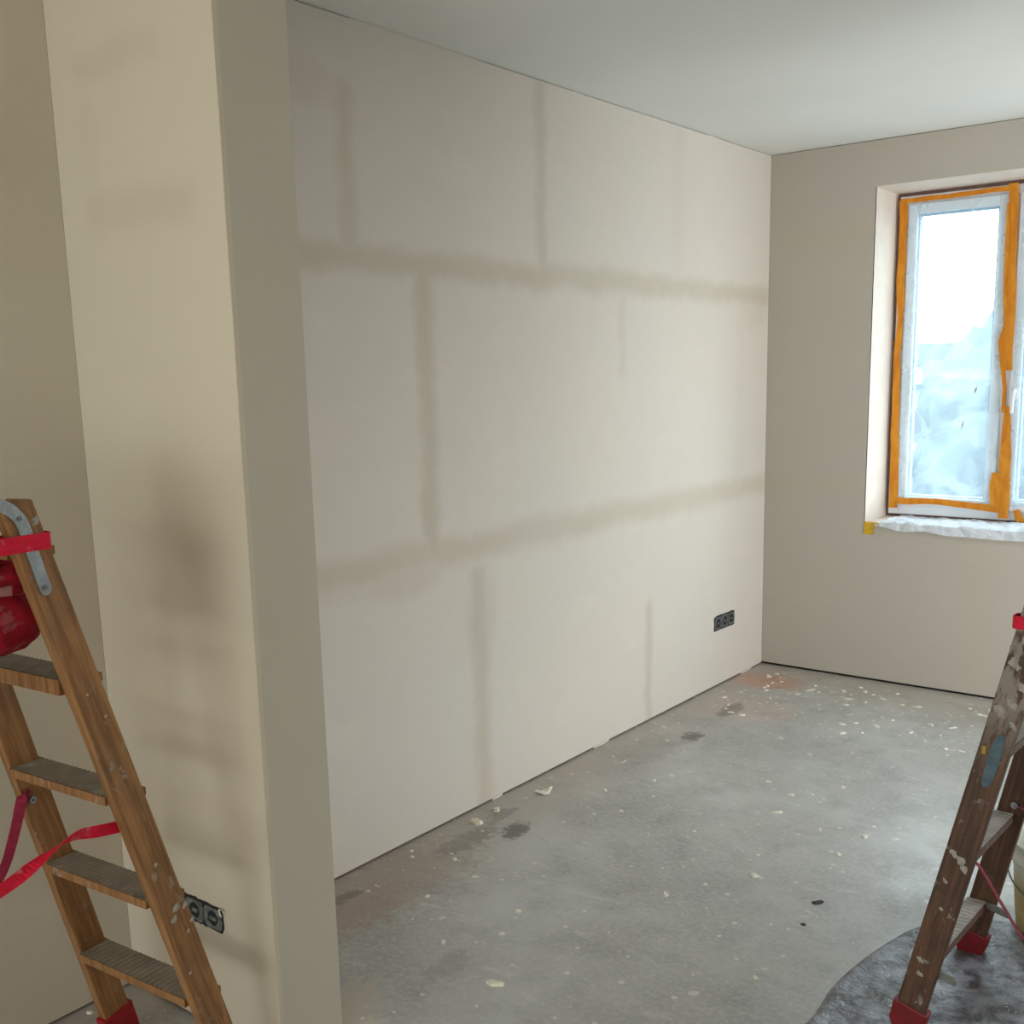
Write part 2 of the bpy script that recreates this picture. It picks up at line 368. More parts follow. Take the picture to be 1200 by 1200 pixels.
def thing(name, label, cat, loc=(0,0,0), rz=0, group=None):
    o = bpy.data.objects.new(name, None); COL.objects.link(o); o.location = loc; o.rotation_euler = (0, 0, rz); o.empty_display_size = .1
    o['label'] = label; o['category'] = cat
    if group: o['group'] = group
    return o
def tag(o, label, cat, group=None):
    o['label'] = label; o['category'] = cat
    if group: o['group'] = group
    return o
def struct(name, bm, mat, parent=None, **k):
    return obj(name, bm, mat, parent, kind=None if parent else 'structure', **k)

# ------------------------------------------------------------------ room shell
H = 2.6; XR = 3.2; YB = -8.0; FT = .035
YS0, YS1, WS = -3.813, -3.626, .60     # partition: front face, back face, projection
struct('floor', bx(-.1, XR+.1, YB-.1, .05, -.15, 0), m_floor)
struct('ceiling', bx(-.1, XR+.1, YB-.1, .1, H, H+.15), m_ceil)
T = .0125; GAP = .008
def boards(parent, axis, face, sign, rects, mat):
    """gypsum boards laid on a wall plane; face = coordinate of the visible surface, sign = direction the surface looks"""
    for (a0, a1, z0, z1) in rects:
        f0 = face + sign*random.uniform(-.0004, 0); b = face - sign*T
        lo, hi = sorted((f0, b)); bm = bmesh.new()
        if axis == 1: box(bm, lo, hi, a0, a1, z0, z1)
        else: box(bm, a0, a1, lo, hi, z0, z1)
        obj('gypsum_board', bm, mat, parent)
TOP = H-.003
# left wall: long wall and its continuation in front of the partition
wl = struct('wall_left', bx(-.25, -T, YB, 0.0, .0005, H-.0005), m_shadowboard)
boards(wl, 1, 0.0, 1, [(-2.345, -1.17, GAP, .975), (-3.626, -2.345, GAP, .975), (-1.17, 0, GAP, .975),
    (-3.626, -2.58, .975, 1.92), (-2.58, -1.38, .975, 1.92), (-1.38, 0, .975, 1.92),
    (-3.626, -2.90, 1.92, TOP), (-2.90, -1.93, 1.92, TOP), (-1.93, -.93, 1.92, TOP), (-.93, 0, 1.92, TOP)], m_long)
boards(wl, 1, 0.0, 1, [(-5.0, YS0, GAP, .98), (-8, -5.0, GAP, .98), (-4.8, YS0, .98, 1.92), (-8, -4.8, .98, 1.92), (-5.2, YS0, 1.92, H), (-8, -5.2, 1.92, H)], m_side)
# back wall with the window opening
WX0, WX1, WZ0, WZ1, WD = .53, 1.63, .80, 2.39, .30
bm = bmesh.new()
box(bm, -.25, WX0-.002, T, .45, 0, H); box(bm, WX1+.002, XR+.2, T, .45, 0, H)
box(bm, WX0-.002, WX1+.002, T, .45, 0, WZ0-.012); box(bm, WX0-.002, WX1+.002, T, .45, WZ1+.002, H)
wbk = struct('wall_back', bm, m_shadowboard)
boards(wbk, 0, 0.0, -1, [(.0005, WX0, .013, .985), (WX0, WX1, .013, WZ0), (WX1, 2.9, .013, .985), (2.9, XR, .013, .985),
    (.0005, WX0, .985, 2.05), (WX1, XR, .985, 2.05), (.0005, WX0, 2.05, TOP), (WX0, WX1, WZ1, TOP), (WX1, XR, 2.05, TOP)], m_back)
# plastered reveals
bm = bmesh.new()
box(bm, WX0-.002, WX0, -.0005, WD+.08, WZ0-.01, WZ1); box(bm, WX1, WX1+.002, -.0005, WD+.08, WZ0-.01, WZ1)
box(bm, WX0, WX1, -.0005, WD+.08, WZ1-.001, WZ1+.002)
obj('reveal_lining', bm, m_reveal, wbk)
obj('sill_board', bx(WX0, WX1, .0, WD+.06, WZ0-.012, WZ0), m_reveal, wbk)
# right and rear walls, each with an unseen opening assumed for more daylight
def wall_with_hole(name, x0, x1, y0, y1, along, h0, h1, z0, z1):
    bm = bmesh.new()
    if along == 'y':
        box(bm, x0, x1, y0, h0, 0, H); box(bm, x0, x1, h1, y1, 0, H); box(bm, x0, x1, h0, h1, 0, z0) if z0 > .01 else None; box(bm, x0, x1, h0, h1, z1, H)
    else:
        box(bm, x0, h0, y0, y1, 0, H); box(bm, h1, x1, y0, y1, 0, H); box(bm, h0, h1, y0, y1, 0, z0) if z0 > .01 else None; box(bm, h0, h1, y0, y1, z1, H)
    return struct(name, bm, m_plain)
wall_with_hole('wall_right', XR, XR+.25, YB, 0, 'y', -1.6, -.5, .0, 2.3)
wall_with_hole('wall_rear', -.2, XR+.2, YB-.25, YB, 'x', .1, 2.9, .35, 1.72)
# partition stub
wp = struct('wall_partition', bx(.001, WS-T, YS0+T, YS1-T, .0, H), m_shadowboard)
obj('gypsum_board', bx(.0005, WS, YS0, YS0+T, GAP, .98), m_stub, wp)
obj('gypsum_board', bx(.0005, WS, YS0, YS0+T, .98, 1.94), m_stub, wp)
obj('gypsum_board', bx(.0005, WS, YS0, YS0+T, 1.94, H), m_stub, wp)
m_end = wall_mat('plaster_partition_end', 1, [], [(-3.72, 1.0, .1, .5, .2)], base=srgb(190, 180, 162))  # same plaster; the end face's shade is put into a darker base
obj('gypsum_board', bx(WS-T, WS, YS0+T, YS1, GAP, H), m_end, wp)
obj('gypsum_board', bx(.0005, WS-T, YS1-T, YS1, GAP, H), m_long, wp)
def bead(name, pts, r, mat, parent=None):
    bm = bmesh.new(); tube(bm, pts, r, 6); return struct(name, bm, mat, parent)
# metal corner bead under the plaster on the front partition arris
for n, y in enumerate((YS0,)):
    pts = [(WS, y, .01+i*.1295) for i in range(21)]
    pts = [(x-.0012+.0006*math.sin(i*2.1), yy+(.0012 if y == YS0 else -.0012), z) for i, (x, yy, z) in enumerate(pts)]
    bead('corner_bead', pts, .0019, m_stub, wp)
# caulked lengths of the ceiling joint on the long wall: the open crack shows between them
for n, (y0, y1) in enumerate(((-2.86, -2.28), (-1.72, -1.66), (-.66, -.60), (-3.62, -3.2))):
    pts = [(-.001, y0+(y1-y0)*i/8, H-.002+.0008*math.sin(i*3)) for i in range(9)]
    bead('trim_%d' % (n+1), pts, .0024, m_long)
# debris-filled lengths of the floor joint
for n, (y0, y1) in enumerate(((-1.62, -1.5), (-.25, -.12), (-2.3, -2.24))):
    bead('trim_%d' % (n+5), [(-.002, y0+(y1-y0)*i/8, .003) for i in range(9)], [.0046*(.6+.4*math.sin(PI*i/8)) for i in range(9)], m_flake)

# ------------------------------------------------------------------ window
FX0, FX1, FZ0, FZ1 = .545, 1.615, .815, 2.372
w1 = struct('window_1', bx(WX0, FX0, WD+.01, WD+.07, FZ0-.012, WZ1), m_seal)
bm = bmesh.new(); box(bm, FX1, WX1, WD+.01, WD+.07, FZ0-.012, WZ1); box(bm, FX0, FX1, WD+.01, WD+.07, FZ1, WZ1); box(bm, FX0, FX1, WD+.01, WD+.07, WZ0, FZ0)
obj('mounting_gap', bm, m_seal, w1)
def ring(bm, x0, x1, z0, z1, t, y0, y1, tb=None):
    tb = tb or t
    box(bm, x0, x0+t, y0, y1, z0, z1); box(bm, x1-t, x1, y0, y1, z0, z1)
    box(bm, x0+t, x1-t, y0, y1, z0, z0+tb); box(bm, x0+t, x1-t, y0, y1, z1-t, z1)
bm = bmesh.new(); ring(bm, FX0, FX1, FZ0, FZ1, .05, WD, WD+.07); box(bm, 1.055, 1.105, WD, WD+.07, FZ0+.05, FZ1-.05)
obj('window_frame', bm, m_pvc, w1, bevel=.003)
for sx0, sx1 in ((.59, 1.06), (1.10, 1.575)):
    bm = bmesh.new(); ring(bm, sx0, sx1, FZ0+.045, FZ1-.042, .048, WD-.015, WD+.05)
    s = obj('sash', bm, m_pvc, w1, bevel=.004)
    bm = bmesh.new(); ring(bm, sx0+.048, sx1-.048, FZ0+.093, FZ1-.09, .008, WD+.0, WD+.04); obj('glazing_bead', bm, m_gasket, s)
    obj('pane', bx(sx0+.052, sx1-.052, WD+.024, WD+.028, FZ0+.097, FZ1-.094), m_glass, s)
bm = bmesh.new(); box(bm, 1.118, 1.140, WD-.022, WD-.014, 1.39, 1.45); tube(bm, catmull([(1.129, WD-.02, 1.43), (1.129, WD-.05, 1.432), (1.127, WD-.056, 1.41), (1.124, WD-.056, 1.33)], 4), .008, 8)
hd = obj('handle', bm, m_pvc, w1, smooth=False); hd['label'] = 'white lever handle pointing down'

# wrinkled cover films on both sashes
def film(name, x0, x1, z0, z1, y, nx, nz, amp, mat, seed):
    bm = bmesh.new(); g = []
    for j in range(nz+1):
        row = []
        for i in range(nx+1):
            x = x0+(x1-x0)*i/nx; z = z0+(z1-z0)*j/nz
            q = Vector((x*6+z*2.2+seed, z*4-x*3, seed)); h = abs(mnoise.noise(q))*amp + mnoise.noise(q*2.7)*amp*.4
            e = min(1, 5*min(i/nx, 1-i/nx, j/nz, 1-j/nz))
            row.append(bm.verts.new((x, y-.002-h*e, z)))
        g.append(row)
    for j in range(nz):
        for i in range(nx): bm.faces.new((g[j][i], g[j][i+1], g[j+1][i+1], g[j+1][i]))
    return obj(name, bm, mat, None, smooth=True)
YF = WD-.017
fl = film('cover_film', .578, 1.066, .885, 2.338, YF, 40, 90, .02, m_film, 3.1)
tag(fl, 'translucent plastic film taped over the left window sash', 'plastic film')
fl2 = film('cover_film', 1.113, 1.59, .885, 2.338, YF, 30, 60, .02, m_film, 8.4)
tag(fl2, 'translucent plastic film over the window sash at the right picture edge', 'plastic film')

# orange tape
def tape(pts, widths, y, label, seed=0):
    """strip in the window plane; pts (x,z)"""
    bm = bmesh.new(); rnd = random.Random(seed); n = len(pts); rows = []
    for i in range(n):
        a = Vector(pts[max(i-1, 0)]); b = Vector(pts[min(i+1, n-1)]); d = (b-a).normalized(); nn = Vector((-d.y, d.x))
        wv = widths[i] if isinstance(widths, (list, tuple)) else widths
        r = []
        for k in (-1, 0, 1):
            q = Vector(pts[i])+nn*(k*wv/2+rnd.uniform(-.0015, .0015)); dy = rnd.uniform(0, .004)
            r.append((q.x, q.y, dy))
        rows.append(r)
    fr = [[bm.verts.new((x, y-.0006-dy, z)) for x, z, dy in r] for r in rows]; bk = [[bm.verts.new((x, y-dy+.0002, z)) for x, z, dy in r] for r in rows]
    for i in range(n-1):
        for k in range(2):
            bm.faces.new((fr[i][k], fr[i][k+1], fr[i+1][k+1], fr[i+1][k])); bm.faces.new((bk[i][k+1], bk[i][k], bk[i+1][k], bk[i+1][k+1]))
        bm.faces.new((fr[i][0], fr[i+1][0], bk[i+1][0], bk[i][0])); bm.faces.new((fr[i+1][2], fr[i][2], bk[i][2], bk[i+1][2]))
    for r in (0, n-1):
        bm.faces.new((fr[r][0], fr[r][1], bk[r][1], bk[r][0])); bm.faces.new((fr[r][1], fr[r][2], bk[r][2], bk[r][1]))
    return tag(obj('tape_strip', bm, m_tape, None), label, 'tape', 'orange tape around the window films')
def lerp_pts(p, q, n, wob=0, seed=1):
    rnd = random.Random(seed); return [(p[0]+(q[0]-p[0])*i/n+rnd.uniform(-wob, wob), p[1]+(q[1]-p[1])*i/n+rnd.uniform(-wob, wob)) for i in range(n+1)]
YT = YF-.004
tape(lerp_pts((.570, 2.352), (.572, 1.7), 7, .003)+lerp_pts((.566, 1.62), (.578, .845), 8, .002), [.040]*6+[.028, .03]+[.032, .034, .036, .036, .038, .04, .042, .044, .046], YT, 'vertical orange tape strip along the left edge of the window', 1)
tape(lerp_pts((.556, 2.347), (1.05, 2.353), 9, .002), [.022]*10, YT-.003, 'thin orange tape strip along the top of the left sash', 2)
tape([(.59, .886), (.65, .884), (.72, .888), (.80, .890), (.88, .884), (.96, .878), (1.03, .872), (1.09, .868)], [.030, .030, .030, .028, .030, .032, .034, .034], YT-.003, 'bright orange tape strip along the bottom of the left sash', 3)
tape(lerp_pts((1.072, 2.372), (1.088, 1.53), 9, .002), [.042]*5+[.05, .052, .046, .042, .04], YT-.006, 'broad orange tape strip down the middle mullion above the handle', 4)
tape(lerp_pts((1.098, 1.36), (1.108, .825), 7, .002), [.022, .034, .044, .05, .052, .05, .05, .046], YT-.006, 'orange tape strip down the mullion below the handle', 5)
tape([(1.052, 2.29), (1.058, 2.1), (1.056, 1.9), (1.068, 1.74), (1.060, 1.66), (1.068, 1.55), (1.082, 1.45), (1.083, 1.33)], [.014, .02, .012, .016, .036, .024, .018, .02], YT-.009, 'crinkled narrow orange tape lying beside the mullion strip', 6)
tape([(1.066, 1.045), (1.062, .98), (1.068, .93), (1.074, .88)], [.036, .042, .048, .05], YT-.010, 'short doubled piece of orange tape at the lower right of the left sash', 7)
tape(lerp_pts((1.12, 2.352), (1.58, 2.352), 6, .002), .024, YT-.003, 'thin orange tape strip along the top of the sash at the picture edge', 8)
tape([(1.165, .80+.07), (1.18, .83), (1.2, .815)], [.03, .04, .03], YT-.003, 'small orange tape scrap below the sash at the picture edge', 9)

# crumpled white film over the sill
def sill_film():
    bm = bmesh.new(); nx, nv = 110, 22; g = []
    prof = []  # (y, z) from frame to the hanging edge
    for k in range(nv+1):
        t = k/nv
        if t < .62: prof.append((WD-.004-(WD+.012)*(t/.62), WZ0+.004))
        else: q = (t-.62)/.38; prof.append((-.014-.003*q, WZ0+.002-.045*q))
    for i in range(nx+1):
        x = WX0+.085+(WX1-WX0-.09)*i/nx; row = []
        droop = .55+.45*min(1, max(0, (x-.6)/.45))+.25*mnoise.noise(Vector((x*9, 1, 2)))
        for k, (y, z) in enumerate(prof):
            q = Vector((x*13, y*11+k*.03, z*10)); h = abs(mnoise.noise(q))*.026+abs(mnoise.noise(q*2.3))*.012
            t = k/nv
            if t < .62: row.append(bm.verts.new((x, y, z+h*(.5+.5*min(1, t*4)))))
            else: row.append(bm.verts.new((x, y-h*.5, WZ0+.008+(z-WZ0)*droop)))
        g.append(row)
    for i in range(nx):
        for k in range(nv): bm.faces.new((g[i][k], g[i+1][k], g[i+1][k+1], g[i][k+1]))
    o = obj('sill_film', bm, m_sillfilm, None, smooth=True)
    return tag(o, 'crumpled white plastic film lying over the window sill', 'plastic film')
sill_film()
bm = bmesh.new(); box(bm, .532, .582, -.0035, -.001, .745, .80); box(bm, .532, .59, -.0035, .03, .8005, .803)
tag(obj('tape_scrap', bm, simple('yellow_tape', srgb(206, 160, 20), .5)), 'small yellow tape scrap folded over the left corner of the window sill', 'tape')
bm = bmesh.new(); tube(bm, [(.95, YF-.03, 1.42), (.957, YF-.032, 1.44), (.962, YF-.031, 1.455)], [.001, .004, .001], 6)
tag(obj('tape_crumb', bm, m_grey), 'tiny grey speck stuck high on the left window film', 'debris')
bm = bmesh.new(); tube(bm, [(.90, YF-.03, 1.25), (.905, YF-.032, 1.275), (.907, YF-.031, 1.295)], [.001, .003, .001], 6)
tag(obj('tape_crumb', bm, m_grey), 'thin grey sliver stuck on the left window film, lower of two specks', 'debris')

# ------------------------------------------------------------------ outside the window
struct('ground_outside', bx(-40, 50, .8, 90, -3.3, -3.2), m_grass)
struct('road_outside', bx(-30, 40, 6, 11, -3.2, -3.17), m_road)
def house(x, y, wx, dy, h, rh, label):
    t = thing('house', label, 'house', (x, y, -3.2))
    obj('wall', bx(0, wx, 0, dy, 0, h), m_house, t)
    bm = bmesh.new(); v = [bm.verts.new(p) for p in ((-.3,-.3,h),(wx+.3,-.3,h),(wx+.3,dy+.3,h),(-.3,dy+.3,h),(-.3,dy/2,h+rh),(wx+.3,dy/2,h+rh))]
    for f in ((0,1,5,4),(2,3,4,5),(0,4,3),(1,2,5),(0,3,2,1)): bm.faces.new([v[i] for i in f])
    obj('roof', bm, m_roof, t)
    for i in range(3):
        for k in range(2): obj('window', bx(.8+i*(wx-2.6)/2, 1.8+i*(wx-2.6)/2, -.05, .02, .9+k*2.4, 2.2+k*2.4), m_gasket, t)
house(-13, 30, 9, 7, 4.0, 1.4, 'low pale house with a slate roof beyond the window')
def tree(x, y, h, label, seed):
    rnd = random.Random(seed); t = thing('bare_tree', label, 'tree', (x, y, -3.2)); bm = bmesh.new()
    tube(bm, [(0,0,0), (.05,0,h*.35), (.0,.05,h*.7), (.1,0,h)], [.16,.12,.07,.02], 7)
    obj('trunk', bm, m_bark, t)
    bm = bmesh.new()
    for i in range(26):
        z = h*rnd.uniform(.35, .95); a = rnd.uniform(0, 2*PI); l = (1.1*h-z)*rnd.uniform(.35, .6)
        p = [(0,0,z), (math.cos(a)*l*.5, math.sin(a)*l*.5, z+l*.35), (math.cos(a)*l, math.sin(a)*l, z+l*.8)]
        tube(bm, p, [.05,.03,.01], 5)
        for k in range(3):
            b = a+rnd.uniform(-1, 1); s = l*.4; q = Vector(p[1])
            tube(bm, [q, q+Vector((math.cos(b)*s, math.sin(b)*s, s*.7))], [.02,.006], 4)
    br = obj('branches', bm, m_bark, t); br['kind'] = 'stuff'
tree(-5.2, 13, 5.6, 'hazy bare tree seen through the window film', 2)
def shrub(x, y, r, h, label, seed):
    bm = bmesh.new(); bmesh.ops.create_icosphere(bm, subdivisions=4, radius=1)
    for v in bm.verts:
        d = 1+.35*mnoise.noise(v.co*2.3+Vector((seed, 0, 0)))+.18*mnoise.noise(v.co*6+Vector((0, seed, 0)))
        v.co = Vector((v.co.x*r*d, v.co.y*r*d, (v.co.z*d+1)*h/2))
    o = obj('bush', bm, m_leaf, None, smooth=True); o.location = (x, y, -3.2); tag(o, label, 'bush', 'bushes outside the window')
for i, (x, y, r, h) in enumerate(((-8.6, 18, 1.8, 4.9), (-4.4, 22, 2.0, 5.4), (-.6, 18, 1.7, 4.7), (3.4, 20, 1.8, 5.2), (-12.6, 22.5, 2.0, 5.3), (-16.9, 19, 1.9, 4.8))):
    shrub(x, y, r, h, 'hazy dark bush outside, %s' % ('behind the bare tree', 'right of the bare tree', 'near the middle mullion', 'beyond the right sash', 'left of the bare tree', 'farthest left of the hedge')[i], i*3.7)

# ------------------------------------------------------------------ sockets
def socket_strip(name, label, loc, rz, L, hh, plate, n=3, crooked=0, seed=0):
    """local x along the wall, -y out of the wall"""
    rnd = random.Random(seed); t = thing(name, label, 'socket', loc, rz)
    # ragged black cut-out around the boxes
    bm = bmesh.new(); N = 40; v = []; hw, h2 = L/2+.003, hh/2+.003
    for i in range(N):
        a = 2*PI*i/N; c, s = math.cos(a), math.sin(a); k = min(hw/max(abs(c), 1e-6), h2/max(abs(s), 1e-6))
        x, z = c*k, s*k
        v.append(((x+rnd.uniform(-1, 1)*.002), z+rnd.uniform(-1, 1)*.0022))
    f = [bm.verts.new((x, -.001, z)) for x, z in v]; b = [bm.verts.new((x, .002, z)) for x, z in v]
    bm.faces.new(f); bm.faces.new(b[::-1])
    for i in range(N): bm.faces.new((f[i], f[(i+1)%N], b[(i+1)%N], b[i]))
    obj('cutout', bm, m_box, t)
    p = L/n
    for i in range(n):
        cx = -L/2+p*(i+.5); e = .0015
        bm = bmesh.new(); r_in = min(p, hh)*.33; N = 20
        # square support plate with a round opening
        oc = [(cx+sx*(p/2-e), sz*(hh/2-.004)) for sx, sz in ((-1,-1),(1,-1),(1,1),(-1,1))]
        def edge(a):
            c, s = math.cos(a), math.sin(a); k = min((p/2-e)/max(abs(c), 1e-6), (hh/2-.004)/max(abs(s), 1e-6)); return cx+c*k, s*k
        A = [2*PI*(k+.5)/N+PI/4*0 for k in range(N)]
        of = [bm.verts.new((edge(a)[0], -.004, edge(a)[1])) for a in A]; inf = [bm.verts.new((cx+math.cos(a)*r_in, -.004, math.sin(a)*r_in)) for a in A]
        ib = [bm.verts.new((cx+math.cos(a)*r_in, -.0012, math.sin(a)*r_in)) for a in A]; ob = [bm.verts.new((edge(a)[0], -.0012, edge(a)[1])) for a in A]
        for k in range(N):
            j = (k+1) % N
            bm.faces.new((of[k], of[j], inf[j], inf[k])); bm.faces.new((inf[k], inf[j], ib[j], ib[k])); bm.faces.new((of[j], of[k], ob[k], ob[j]))
        sp = obj('support_plate', bm, plate, t)
        bm = bmesh.new(); box(bm, cx-.011, cx+.011, -.0045, -.001, -.005, .005)
        for sx in (-1, 1):
            box(bm, cx+sx*p*.36-.003, cx+sx*p*.36+.003, -.0052, -.003, -.008, .008)
        obj('terminal_bridge', bm, m_plate, sp)
    return t
socket_strip('socket_strip', 'black triple electrical socket insert low on the long wall near the corner', (0, -.441, .323), PI/2, .212, .07, m_plate2, seed=3)
socket_strip('socket_strip', 'plaster-smeared triple electrical box on the partition behind the left ladder', (.306, YS0, .306), 0, .212, .060, m_plate, seed=9)
# loose wire end sticking out of the partition box
bm = bmesh.new(); tube(bm, catmull([(.412, YS0+.001, .335), (.416, YS0-.012, .343), (.424, YS0-.016, .336), (.42, YS0-.01, .326)], 4), .0022, 6)
tag(obj('cable_end', bm, m_flake), 'short pale cable end curling from the corner of the partition socket box', 'cable')

# ------------------------------------------------------------------ stepladders
def reframe(o, Mx):
    o.data.transform(Mx.inverted()); o.matrix_local = Mx
def ladder(name, label, loc, rz, tan, levels, mats, foot_h, a0, inset, cleat_front, cleat_back, top=1.377, W0=.48, tap=.10, seed=0):
    wood, treadm, footm = mats
    t = thing(name, label, 'ladder', loc, rz); th = .026; wd = .072
    ang = math.atan(tan)
    Wf = lambda z: (W0-tap*z)/2
    for half in (1, -1):
        R = Matrix.Rotation(0 if half == 1 else PI, 4, 'Z')
        vb = lambda z: a0-z*tan
        for side in (1, -1):
            bm = bmesh.new()
            out = [(vb(.012)+.004, .012), (vb(.012)+wd-.004, .012), (vb(.03)+wd, .03), (vb(top-.004)+wd*.94, top-.004), (vb(top)+.034, top), (vb(top-.03)+.001, top-.03)]
            A = [bm.verts.new((side*Wf(z), v, z)) for v, z in out]; B = [bm.verts.new((side*(Wf(z)-th), v, z)) for v, z in out]
            bm.faces.new(A); bm.faces.new(B[::-1])
            for i in range(len(out)): j = (i+1) % len(out); bm.faces.new((A[i], B[i], B[j], A[j]))
            rail = obj('rail', bm, wood, t, bevel=.0025)
            F = R @ Matrix.Translation((side*Wf(0), vb(0)+wd/2, 0)) @ Matrix.Rotation(ang, 4, 'X')
            rail.data.transform(R); reframe(rail, F)
            # rubber shoe
            bm = bmesh.new(); e = .004; h = foot_h
            out = [(vb(0)-.0, 0), (vb(0)+wd-.012, 0), (vb(0)+wd+.001, .022), (vb(h)+wd+e+.001, h+.012), (vb(h)-e, h-.006), (vb(.02)-e-.001, .02)]
            A = [bm.verts.new((side*(Wf(z)+e), v, z)) for v, z in out]; B = [bm.verts.new((side*(Wf(z)-th-e), v, z)) for v, z in out]
            bm.faces.new(A); bm.faces.new(B[::-1])
            for i in range(len(out)): j = (i+1) % len(out); bm.faces.new((A[i], B[i], B[j], A[j]))
            s = obj('rubber_foot', bm, footm, rail, bevel=.003); s.data.transform(F.inverted() @ R)
            s['label'] = 'red rubber foot'
        for k, z in enumerate(levels):
            y0 = vb(z)+inset; y1 = vb(z)+wd+.004; w2 = Wf(z)-th+.001
            bm = bmesh.new(); box(bm, -w2, w2, y0, y1, z-(.033 if cleat_front and k == 3 else .021), z-.003, 0)
            # ribbed top: ridges across the depth of the tread
            n = 44; xs = [-w2+2*w2*i/n for i in range(n+1)]
            lo = [[bm.verts.new((x, y, z-.0032+(.0026 if i % 2 else 0))) for i, x in enumerate(xs)] for y in (y0+.001, y1-.001)]
            for i in range(n): bm.faces.new((lo[0][i], lo[0][i+1], lo[1][i+1], lo[1][i])).material_index = 1
            bm.faces.ensure_lookup_table()
            tr = obj('tread', bm, [wood, treadm], t); tr.data.transform(R)
            tr.data.transform(Matrix.Translation((0, 0, -z)) @ Matrix.Rotation(PI/2, 4, 'Y') if False else Matrix.Translation((0, 0, -z))); tr.location = (0, 0, z)
            if cleat_front:
                for side in (1, -1):
                    bm = bmesh.new()
                    a = side*(Wf(z)-.003); b = side*(Wf(z)-th-.004); lo_, hi_ = sorted((a, b))
                    box(bm, lo_, hi_, vb(z)+wd-.006, vb(z)+wd+.007, z-.020, z-.004)
                    c = obj('tread_tenon', bm, wood, tr); c.data.transform(Matrix.Translation((0, 0, -z)) @ R)
            if cleat_back and k == 0:
                for side in (1, -1):
                    bm = bmesh.new()
                    a = side*(Wf(z)-th-.010); b = side*(Wf(z)-th+.001); lo_, hi_ = sorted((a, b)); q = .24
                    pts = [(lo_, vb(z)+inset+.004, z-.002), (lo_, vb(z)-.030, z-.018)]
                    vs = []
                    for x in (lo_, hi_):
                        for (y, zz) in ((vb(z)+inset+.006, z), (vb(z)+inset+.006, z-.017), (vb(z)-.030, z-.030), (vb(z)-.034, z-.022), (vb(z)-.028, z-.012)):
                            vs.append(bm.verts.new((x, y, zz)))
                    bm.faces.new(vs[:5]); bm.faces.new(vs[5:][::-1])
                    for i in range(5): j = (i+1) % 5; bm.faces.new((vs[i], vs[j], vs[5+j], vs[5+i]))
                    c = obj('tread_bracket', bm, m_grey, tr, bevel=.002); c.data.transform(Matrix.Translation((0, 0, -z)) @ R)
                    c['label'] = 'grey bracket end sticking out behind the rail'
    # steel hinges over both outer faces
    for side in (1, -1):
        prof = catmull([(.088+(a0-.356), 1.203), (.073, 1.27), (.060, 1.325), (.047, 1.350), (.024, 1.369), (0, 1.375), (-.024, 1.369), (-.047, 1.350), (-.060, 1.325), (-.073, 1.27), (-.088-(a0-.356), 1.203)], 5) if False else catmull([(v, z, 0) for v, z in ((.084, 1.212), (.070, 1.27), (.058, 1.325), (.046, 1.349), (.024, 1.367), (0, 1.373), (-.024, 1.367), (-.046, 1.349), (-.058, 1.325), (-.070, 1.27), (-.084, 1.212))], 4)
        bm = bmesh.new(); n = len(prof); cols = []
        for i, p in enumerate(prof):
            d = (prof[min(i+1, n-1)]-prof[max(i-1, 0)]).normalized(); nn = Vector((-d.y, d.x, 0)); wv = .0115
            ends = [(p+nn*wv), (p-nn*wv)]
            x = side*(Wf(p.y)+.001); x2 = side*(Wf(p.y)+.0045)
            cols.append([bm.verts.new((xx, q.x, q.y)) for xx in (x, x2) for q in ends])
        for i in range(n-1):
            a, b = cols[i], cols[i+1]
            for k, l in ((0, 1), (1, 3), (3, 2), (2, 0)): bm.faces.new((a[k], a[l], b[l], b[k]))
        for cidx in (0, -1):
            a = cols[cidx]; bm.faces.new((a[0], a[1], a[3], a[2]))
            # rounded end
            p = prof[cidx]; x = side*(Wf(p.y)+.001); x2 = side*(Wf(p.y)+.0045)
            tube(bm, [(x, p.x, p.y), (x2, p.x, p.y)], .0115, 16)
        hp = obj('hinge_plate', bm, m_steel, t); hp['label'] = 'bent galvanised steel hinge plate'
        for (v, z) in ((.082, 1.215), (.05, 1.343), (0, 1.373), (-.082, 1.215), (-.05, 1.343)):
            bm = bmesh.new(); x = side*(Wf(z)+.0045); tube(bm, [(x, v, z), (x+side*.002, v, z)], .0045, 10); obj('screw', bm, m_screw, hp)
    return t, Wf
L1, W1 = ladder('wooden_stepladder', 'light brown wooden stepladder with a red bag hanging in it, at the left edge', (.444, -4.365, 0), math.radians(5), .262,
    (.295, .545, .787, 1.037, 1.29), (m_woodL, m_treadL, m_foot), .095, .375, 0.0, True, False, W0=.433, tap=.088)
L2, W2 = ladder('wooden_stepladder', 'dark plaster-splattered wooden stepladder at the right edge near the window', (2.052, -2.607, 0), PI/2-math.radians(2.5), .215,
    (.166, .432, .70, .965, 1.23), (m_woodR, m_treadR, m_footR), .062, .304, .026, False, True, tap=.085)

